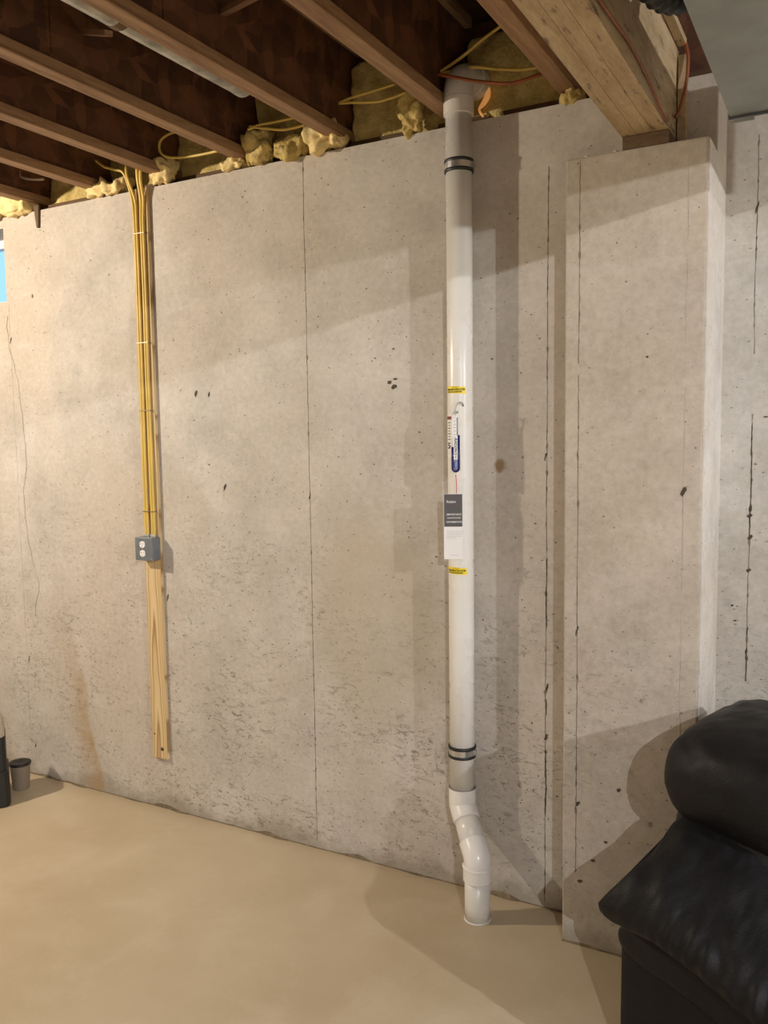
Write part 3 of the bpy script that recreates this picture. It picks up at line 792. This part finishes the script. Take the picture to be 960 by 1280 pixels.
# scale label on the left of the pipe face
phl = -1.02
sl = obj('scale_label', wrap(patch(0.030, 0.150, 6), PX, PY, R + .0002, phl, 1.672), M_CARD, pipe, label='narrow white scale label with a red top')
obj('label_band', wrap(place(patch(0.030, 0.011, 6), Matrix.Translation((0, 0.062, .0006))), PX, PY, R, phl, 1.672), M_DRED, sl, label='dark red band')
for k in range(7):
    obj('tick_mark', wrap(place(patch(0.010 if k % 2 else 0.014, 0.0028, 2), Matrix.Translation((0.001, 0.046 - k * .0095, .0008))), PX, PY, R, phl, 1.672), M_INK, sl)
obj('numeral', wrap(place(text_bm('5', 0.034, 'CENTER', 0.0012), Matrix.Translation((0, -0.034, .0012)) @ Matrix.Diagonal((1.0, 0.85, 1, 1))), PX, PY, R, phl, 1.672), M_INK, sl)
obj('lettering', wrap(place(text_bm('= =', 0.010), Matrix.Translation((0, -0.06, .0012))), PX, PY, R, phl, 1.672), M_GREYINK, sl)
# elbow print
def on_elbow(bm, z):
    return bm
bm = text_bm('LISTED', 0.011)
ec = Vector((BX - 0.012, BY + 0.012, 0))
obj('lettering', wrap(place(bm, Matrix.Rotation(math.radians(4), 4, 'Z') @ Matrix.Translation((0.004, 0, .0026))), ec.x, ec.y, RF, 0.05, 0.232), M_INK, pipe)
obj('lettering', wrap(place(text_bm('3', 0.013), Matrix.Translation((-0.022, -0.006, .0026))), ec.x, ec.y, RF, 0.05, 0.226), M_GREYINK, pipe)

# manometer: U-tube gauge stuck on the pipe
g0 = Vector((PX, PY, 0)) + cd * (R + 0.007) - sd * 0.0165
def gp(u, z, out=0.0):
    p = g0 + sd * u + cd * out
    return Vector((p.x, p.y, z))
gauge = thing('pressure_gauge', 'small U-shaped pressure gauge with dark blue fluid on the pipe', 'gauge', (0, 0, 0))
gw = 0.0105
bm = tube(bmesh.new(), [gp(-gw, z) for z in (1.635, 1.60)] + [gp(-gw * math.cos(a), 1.562 - gw * math.sin(a)) for a in [PI * k / 12 for k in range(13)]] + [gp(gw, z) for z in (1.60, 1.675)], 0.0042, 12)
obj('blue_fluid', bm, M_BLUE, gauge, smooth=True, label='dark blue fluid filling the U')
obj('tube_top', tube(bmesh.new(), [gp(-gw, 1.635), gp(-gw, 1.74)], 0.0032, 10), M_CARD, gauge, smooth=True, label='clear left arm above the fluid')
obj('tube_top', tube(bmesh.new(), [gp(gw * .55, 1.675), gp(gw * .55, 1.735)], 0.0028, 10), M_GREYINK, gauge, smooth=True, label='grey right arm above the fluid')
bm = bmesh.new()
q = [gp(-gw * .75, 1.745, .0015), gp(gw * .75, 1.745, .0015), gp(gw * .75, 1.592, .0015), gp(-gw * .75, 1.592, .0015)]
q2 = [p - cd * 0.002 for p in q]
va_ = [bm.verts.new(p) for p in q]; vb_ = [bm.verts.new(p) for p in q2]
bm.faces.new(va_); bm.faces.new(vb_)
for k in range(4):
    bm.faces.new((va_[k], va_[(k + 1) % 4], vb_[(k + 1) % 4], vb_[k]))
scard = obj('scale_card', bm, M_CARD, gauge, label='white scale card between the arms')
def flat_on(bm, u, z, out, rot=0.0, origin=gp):
    M = Matrix((( sd.x, 0, cd.x, 0), (sd.y, 0, cd.y, 0), (0, 1, 0, 0), (0, 0, 0, 1)))
    b = origin(u, z, out)
    return place(bm, Matrix.Translation(b) @ M @ Matrix.Rotation(rot, 4, 'Z'))
obj('lettering', flat_on(text_bm('RADON', 0.013, 'CENTER', 0.0003), 0, 1.640, .0022, -PI / 2), M_INK, scard)
obj('lettering', flat_on(text_bm('o', 0.016), 0, 1.612, .0022), M_INK, scard)
obj('lettering', flat_on(text_bm('+', 0.014), 0, 1.600, .0022), M_INK, scard)
for k in range(7):
    bm = boxes((-gw * .7, gw * .1, -0.0006, 0.0006, 0, 0.0004))
    obj('tick_mark', flat_on(bm, 0, 1.735 - k * .0115, .0018), M_GREYINK, scard)
bm = bmesh.new()
bmesh.ops.create_uvsphere(bm, u_segments=16, v_segments=10, radius=1)
b0 = gp(0, 1.574, 0.0005)
place(bm, Matrix.Translation(b0) @ Matrix.Diagonal((0.0075, 0.0042, 0.018, 1)))
obj('bulb', bm, M_BLUEL, gauge, smooth=True, label='pale blue bulb at the foot of the U')
obj('air_hose', tube(bmesh.new(), bez([gp(-.001, 1.742), gp(.000, 1.765, .003), gp(.008, 1.782, .004), gp(.018, 1.786, .004), gp(.026, 1.781, .001), gp(.0285, 1.774, -.006)], 8), 0.0023, 10), plain('clear_grey_hose', (0.45, 0.46, 0.45), 0.2), gauge, smooth=True, label='clear grey hose curving into the pipe')
obj('hose_hole', lathe(bmesh.new(), [(0.003, 0), (0.003, .001)], seg=10) if False else tube(bmesh.new(), [gp(.027, 1.776, -.0045), gp(.0275, 1.776, -.0038)], 0.0035, 10), M_SLOT, gauge)
obj('mounting_tab', tube(bmesh.new(), [gp(-.006, 1.752), gp(.010, 1.752)], 0.0042, 8, flat=.6), plain('grey_clip', (0.30, 0.38, 0.42), 0.3), gauge)
obj('red_oil_string', tube(bmesh.new(), bez([gp(0, 1.540), gp(.001, 1.522, -.002), gp(.003, 1.50, -.003), gp(.002, 1.476, -.003)], 8), 0.0016, 8), M_RED, gauge, smooth=True, label='thin red string below the gauge')

# information tag in a clear sleeve, taped to the pipe
t0 = Vector((PX, PY, 0)) + cd * (R + 0.006) - sd * 0.025
def tp(u, z, out=0.0):
    p = t0 + sd * u + cd * out
    return Vector((p.x, p.y, z))
def slab(u0, u1, z0, z1, o0, o1, sh=0.0):
    bm = bmesh.new()
    c8 = []
    for o_ in (o0, o1):
        for (u, z) in ((u0 + sh, z0), (u1 + sh, z0), (u1 - sh, z1), (u0 - sh, z1)):
            c8.append(bm.verts.new(tp(u, z, o_)))
    for f_ in ((0, 1, 2, 3), (4, 7, 6, 5), (0, 4, 5, 1), (1, 5, 6, 2), (2, 6, 7, 3), (3, 7, 4, 0)):
        bm.faces.new([c8[i] for i in f_])
    return bm
itag = thing('information_tag', 'white and charcoal paper tag in a clear sleeve on the pipe', 'tag', (0, 0, 0))
obj('card', slab(-0.0335, 0.0305, 1.248, 1.474, 0.0, 0.0012), M_CARD, itag, label='white card')
ch = obj('printed_panel', slab(-0.0325, 0.0300, 1.361, 1.473, 0.0011, 0.0016), M_CHAR, itag, label='charcoal upper half with white lettering')
for s, sz, z, u, al in (('Radon', 0.0125, 1.447, -0.024, 'LEFT'), ('IMPORTANT', 0.0092, 1.403, 0.002, 'CENTER'), ('RADON SYSTEM', 0.0062, 1.391, 0.001, 'CENTER'), ('INFORMATION', 0.0082, 1.377, 0.003, 'CENTER')):
    obj('lettering', flat_on(text_bm(s, sz, al, 0.00012), u, z, .0019, 0, tp), M_WHITE, ch)
obj('rule', slab(-0.021, 0.022, 1.4352, 1.4358, 0.0015, 0.0019), M_DRED, ch)
for k in range(5):
    obj('lettering', flat_on(text_bm(('This home has a radon mitiga', 'tion system. The fan should', 'run all the time. Read the', 'gauge often and call if the', 'levels are equal.')[k], 0.0048, 'LEFT'), -0.0235, 1.346 - k * .0062, .0016, 0, tp), M_GREYINK, itag)
obj('lettering', flat_on(text_bm('thank you', 0.0062), 0.003, 1.262, .0016, 0, tp), M_GREYINK, itag)
obj('clear_sleeve', slab(-0.038, 0.047, 1.240, 1.528, 0.0026, 0.0030, 0.002), M_SLEEVE, itag, label='clear plastic sleeve with small glints')

# orange foam round the outlet, lit by daylight leaking past the pipe
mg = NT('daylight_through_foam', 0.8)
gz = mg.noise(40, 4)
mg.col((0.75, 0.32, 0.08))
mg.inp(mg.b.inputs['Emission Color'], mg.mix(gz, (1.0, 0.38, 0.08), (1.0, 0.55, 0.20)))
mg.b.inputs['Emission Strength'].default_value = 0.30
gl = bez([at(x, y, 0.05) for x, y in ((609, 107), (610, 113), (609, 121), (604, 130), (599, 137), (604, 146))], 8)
n = len(gl)
tag(obj('daylight_gap', tube(bmesh.new(), gl, [0.004 + 0.007 * math.sin(PI * min(1, k / n * 1.2 + .05)) for k in range(n)], 8), mg.m, smooth=True), 'glowing orange sliver of daylight beside the top elbow of the pipe', 'gap')

# ------------------------------------------------------------------ things at the far left
bn = thing('waste_bin', 'black plastic bin with beige domed lid at the left edge', 'bin', (-3.500, -0.352, 0), math.radians(53))
def rbox(bm, cx_, cy_, hx, hy, zs, rad=0.03):
    rings = []
    for z, s in zs:
        ring_ = []
        for (sx, sy, a0) in ((1, 1, 0), (-1, 1, PI / 2), (-1, -1, PI), (1, -1, 1.5 * PI)):
            for k in range(5):
                a = a0 + PI / 2 * k / 4
                ring_.append(bm.verts.new((cx_ + (sx * (hx - rad) + rad * math.cos(a)) * s, cy_ + (sy * (hy - rad) + rad * math.sin(a)) * s, z)))
        rings.append(ring_)
    for a, b in zip(rings, rings[1:]):
        for k in range(20):
            bm.faces.new((a[k], a[(k + 1) % 20], b[(k + 1) % 20], b[k]))
    bm.faces.new(rings[0]); bm.faces.new(rings[-1])
    return bm
obj('bin_body', rbox(bmesh.new(), 0, 0, 0.120, 0.100, ((0.0, 0.97), (0.01, 1.0), (0.168, 0.985), (0.17, 0.93), (0.325, 0.925))), M_BLACKP, bn, smooth=False)
obj('lid', rbox(bmesh.new(), 0, 0, 0.112, 0.094, ((0.322, 0.93), (0.33, 0.97), (0.375, 0.95), (0.398, 0.86), (0.408, 0.68), (0.411, 0.4))), M_LID, bn, smooth=True, label='beige domed lid')
obj('label_sheet', boxes((-0.09, 0.078, -0.0950, -0.0930, 0.175, 0.30)), plain('pale_green_white_paper', (0.62, 0.72, 0.52), 0.5, var=0.3, vscale=9), bn, label='pale green and white label')
cup = thing('small_pail', 'small taupe pail with a dark rim beside the black bin', 'pail', (-3.49, -0.15, 0))
bm = lathe(bmesh.new(), [(0.036, 0.0), (0.038, 0.004), (0.047, 0.118), (0.048, 0.120), (0.044, 0.121), (0.036, 0.012), (0.002, 0.010)], seg=28)
obj('pail_body', bm, M_CUP, cup, smooth=True)
obj('dark_rim', place(lathe(bmesh.new(), [(0.034, 0.0), (0.049, 0.002), (0.052, 0.008), (0.050, 0.014), (0.034, 0.013), (0.002, 0.006)], seg=28), Matrix.Translation((0, 0, 0.117))), M_BLACKP, cup, smooth=True, label='black rim and insert')

# ------------------------------------------------------------------ black leather recliner
rec = thing('recliner', 'large black leather recliner in the lower right corner', 'armchair', (-0.51, -0.64, 0), math.radians(-20))
def pillow(name, c, h, e1=0.6, e2=0.6, seed=0, amp=0.012, wr=0.0, fn=None, parent=rec, nu=72, nv=48, label=None):
    """superellipsoid cushion, local axes a (forward), b (across), z; fn may bend it"""
    bm = bmesh.new()
    def sp(v, e):
        return math.copysign(abs(v) ** e, v)
    rows = []
    for j in range(nv + 1):
        ph = -PI / 2 + PI * j / nv
        row = []
        for i in range(nu):
            th = 2 * PI * i / nu
            p = Vector((sp(math.cos(ph), e1) * sp(math.cos(th), e2), sp(math.cos(ph), e1) * sp(math.sin(th), e2), sp(math.sin(ph), e1)))
            q = Vector((c[0] + p.x * h[0], c[1] + p.y * h[1], c[2] + p.z * h[2]))
            d = Vector((p.x / h[0], p.y / h[1], p.z / h[2])).normalized()
            k = fbm((q.x + seed, q.y, q.z), 5, 4) * amp
            if wr:
                k += wr * (abs(fbm((q.x * 3 + q.y * 2 + seed, q.y * .8, q.z * 1.6), 4, 2)) - .3)
            q = q + d * k
            if fn:
                q = fn(q, p)
            row.append(q)
        rows.append(row)
    bot = bm.verts.new(rows[0][0]); top = bm.verts.new(rows[-1][0])
    vr = [[bm.verts.new(q) for q in row] for row in rows[1:-1]]
    for a, b in zip(vr, vr[1:]):
        for i in range(nu):
            bm.faces.new((a[i], a[(i + 1) % nu], b[(i + 1) % nu], b[i]))
    for i in range(nu):
        bm.faces.new((bot, vr[0][(i + 1) % nu], vr[0][i]))
        bm.faces.new((top, vr[-1][i], vr[-1][(i + 1) % nu]))
    return obj(name, bm, M_LEATH, parent, smooth=True, label=label)
# base and side panels
pillow('side_panel', (0.44, 0.06, 0.245), (0.44, 0.055, 0.235), 0.22, 0.22, 1, 0.006)
pillow('side_panel', (0.44, 0.64, 0.245), (0.44, 0.055, 0.235), 0.22, 0.22, 2, 0.006)
pillow('rear_panel', (0.075, 0.35, 0.25), (0.06, 0.30, 0.24), 0.22, 0.25, 3, 0.006)
pillow('seat_base', (0.48, 0.35, 0.20), (0.38, 0.26, 0.16), 0.25, 0.25, 4, 0.004)
pillow('seat_cushion', (0.56, 0.35, 0.42), (0.34, 0.20, 0.10), 0.5, 0.4, 5, 0.01)
pillow('footrest', (0.90, 0.35, 0.26), (0.06, 0.23, 0.20), 0.35, 0.35, 6, 0.008)
# lower bolster that bulges under the arm pad
def droop(q, p):
    q = q.copy()
    q.z -= 0.16 * (1 - math.exp(-1.0 * max(0.0, q.x - 0.10) ** 2 / 0.16))
    return q
def pad(bc, sgn, seed, nu=150):
    """draped arm pad: cross-section swept forward, sloping up from its outer seam to the backrest, pleated along the seam"""
    prof = bez([(-.03, .44), (-.080, .446), (-.100, .470), (-.099, .508), (-.062, .562), (.03, .628), (.115, .672), (.20, .700), (.27, .69), (.29, .60), (.24, .50), (.10, .44), (-.03, .435)], 5)
    m_ = len(prof) - 1
    cen = Vector((.06, .55, 0))
    bm = bmesh.new()
    rings = []
    for i in range(nu + 1):
        a = -0.005 + 0.80 * i / nu
        e0 = max(0.0, 1 - a / 0.10) if a < 0.10 else 0.0
        e1_ = max(0.0, (a - 0.70) / 0.095)
        sh = math.sqrt(max(0.0, 1 - min(1, e0) ** 2.6)) * math.sqrt(max(0.0, 1 - min(1, e1_) ** 2.6))
        sh = 0.25 + 0.75 * sh
        dr = 1.05 * max(0.0, a - 0.08) ** 2
        dr = 0.17 * (1 - math.exp(-dr / 0.17))
        flat_ = 1.0 - 0.35 * min(1.0, max(0.0, a - 0.25) / 0.3)
        row = []
        for k in range(m_):
            b, z = prof[k].x, prof[k].y
            if z > 0.52:
                z = 0.52 + (z - 0.52) * flat_
            # the rear end narrows to a gathered corner at the outer seam
            cb, cz = (-.07, .485) if a < 0.3 else (cen.x, cen.y)
            s_ = sh if a > 0.3 else 0.62 + 0.38 * sh
            b, z = cb + (b - cb) * s_, cz + (z - cz) * s_
            n_ = fbm((a + seed, b, z), 6, 4) * 0.010 + 0.010 * (abs(fbm((a * 2.2 + b * 2.5 + seed, b * .7, z), 4.5, 2)) - .25)
            low_ = max(0.0, min(1.0, (0.565 - z) / 0.08)) * (b < -.02)
            pl_ = low_ * 0.0055 * math.sin(a * 150 + 3.0 * math.sin(a * 19 + seed)) * min(1.0, max(0.15, (a - 0.10) / 0.2))
            a_ = a + 0.012 + 0.070 * max(0.0, min(1.0, (prof[k].y - 0.49) / 0.13)) * max(0.0, 1 - a / 0.35)
            row.append(Vector((a_, bc + sgn * (b - pl_ - n_ * .6), z - dr + n_ + pl_ * .6)))
        rings.append([bm.verts.new(q) for q in row])
    for A, B in zip(rings, rings[1:]):
        for k in range(m_):
            bm.faces.new((A[k], A[(k + 1) % m_], B[(k + 1) % m_], B[k]))
    bm.faces.new(rings[0]); bm.faces.new(rings[-1])
    return obj('arm_pad', bm, M_LEATH, rec, smooth=True)
pillow('side_bolster', (0.42, 0.022, 0.365), (0.415, 0.048, 0.075), 0.75, 0.35, 8, 0.006, 0.0, droop)
pad(0.0, 1, 3.0)
pad(0.70, -1, 8.0)
def lean(q, p):
    q = q.copy()
    q.x += (0.55 - q.z) * 0.10
    return q
pillow('back_cushion', (0.22, 0.36, 0.56), (0.17, 0.24, 0.20), 0.55, 0.5, 11, 0.012, 0.006, lean)
def headfn(q, p):
    q = q.copy()
    q.z -= 0.75 * max(0.0, q.x - 0.16) ** 2 * max(0.0, min(1.0, 0.35 - p.z))
    return q
pillow('headrest', (0.235, 0.375, 0.775), (0.225, 0.295, 0.152), 0.80, 0.66, 12, 0.010, 0.008, headfn, nu=96, nv=64)
# seam pipings
for pts in ([(0.03, -0.075, 0.47), (0.02, -0.02, 0.44), (0.05, -0.085, 0.452), (0.12, -0.098, 0.462)],):
    pass
cable('brown_wire', [(-0.60, -0.86, 0.006), (-0.565, -0.72, 0.006), (-0.545, -0.62, 0.010), (-0.525, -0.54, 0.03), (-0.46, -0.42, 0.012)], 0.006, plain('brown_cord', (0.10, 0.055, 0.02), 0.5), 'thin brown wire on the floor by the rear corner of the recliner', cat='wire')
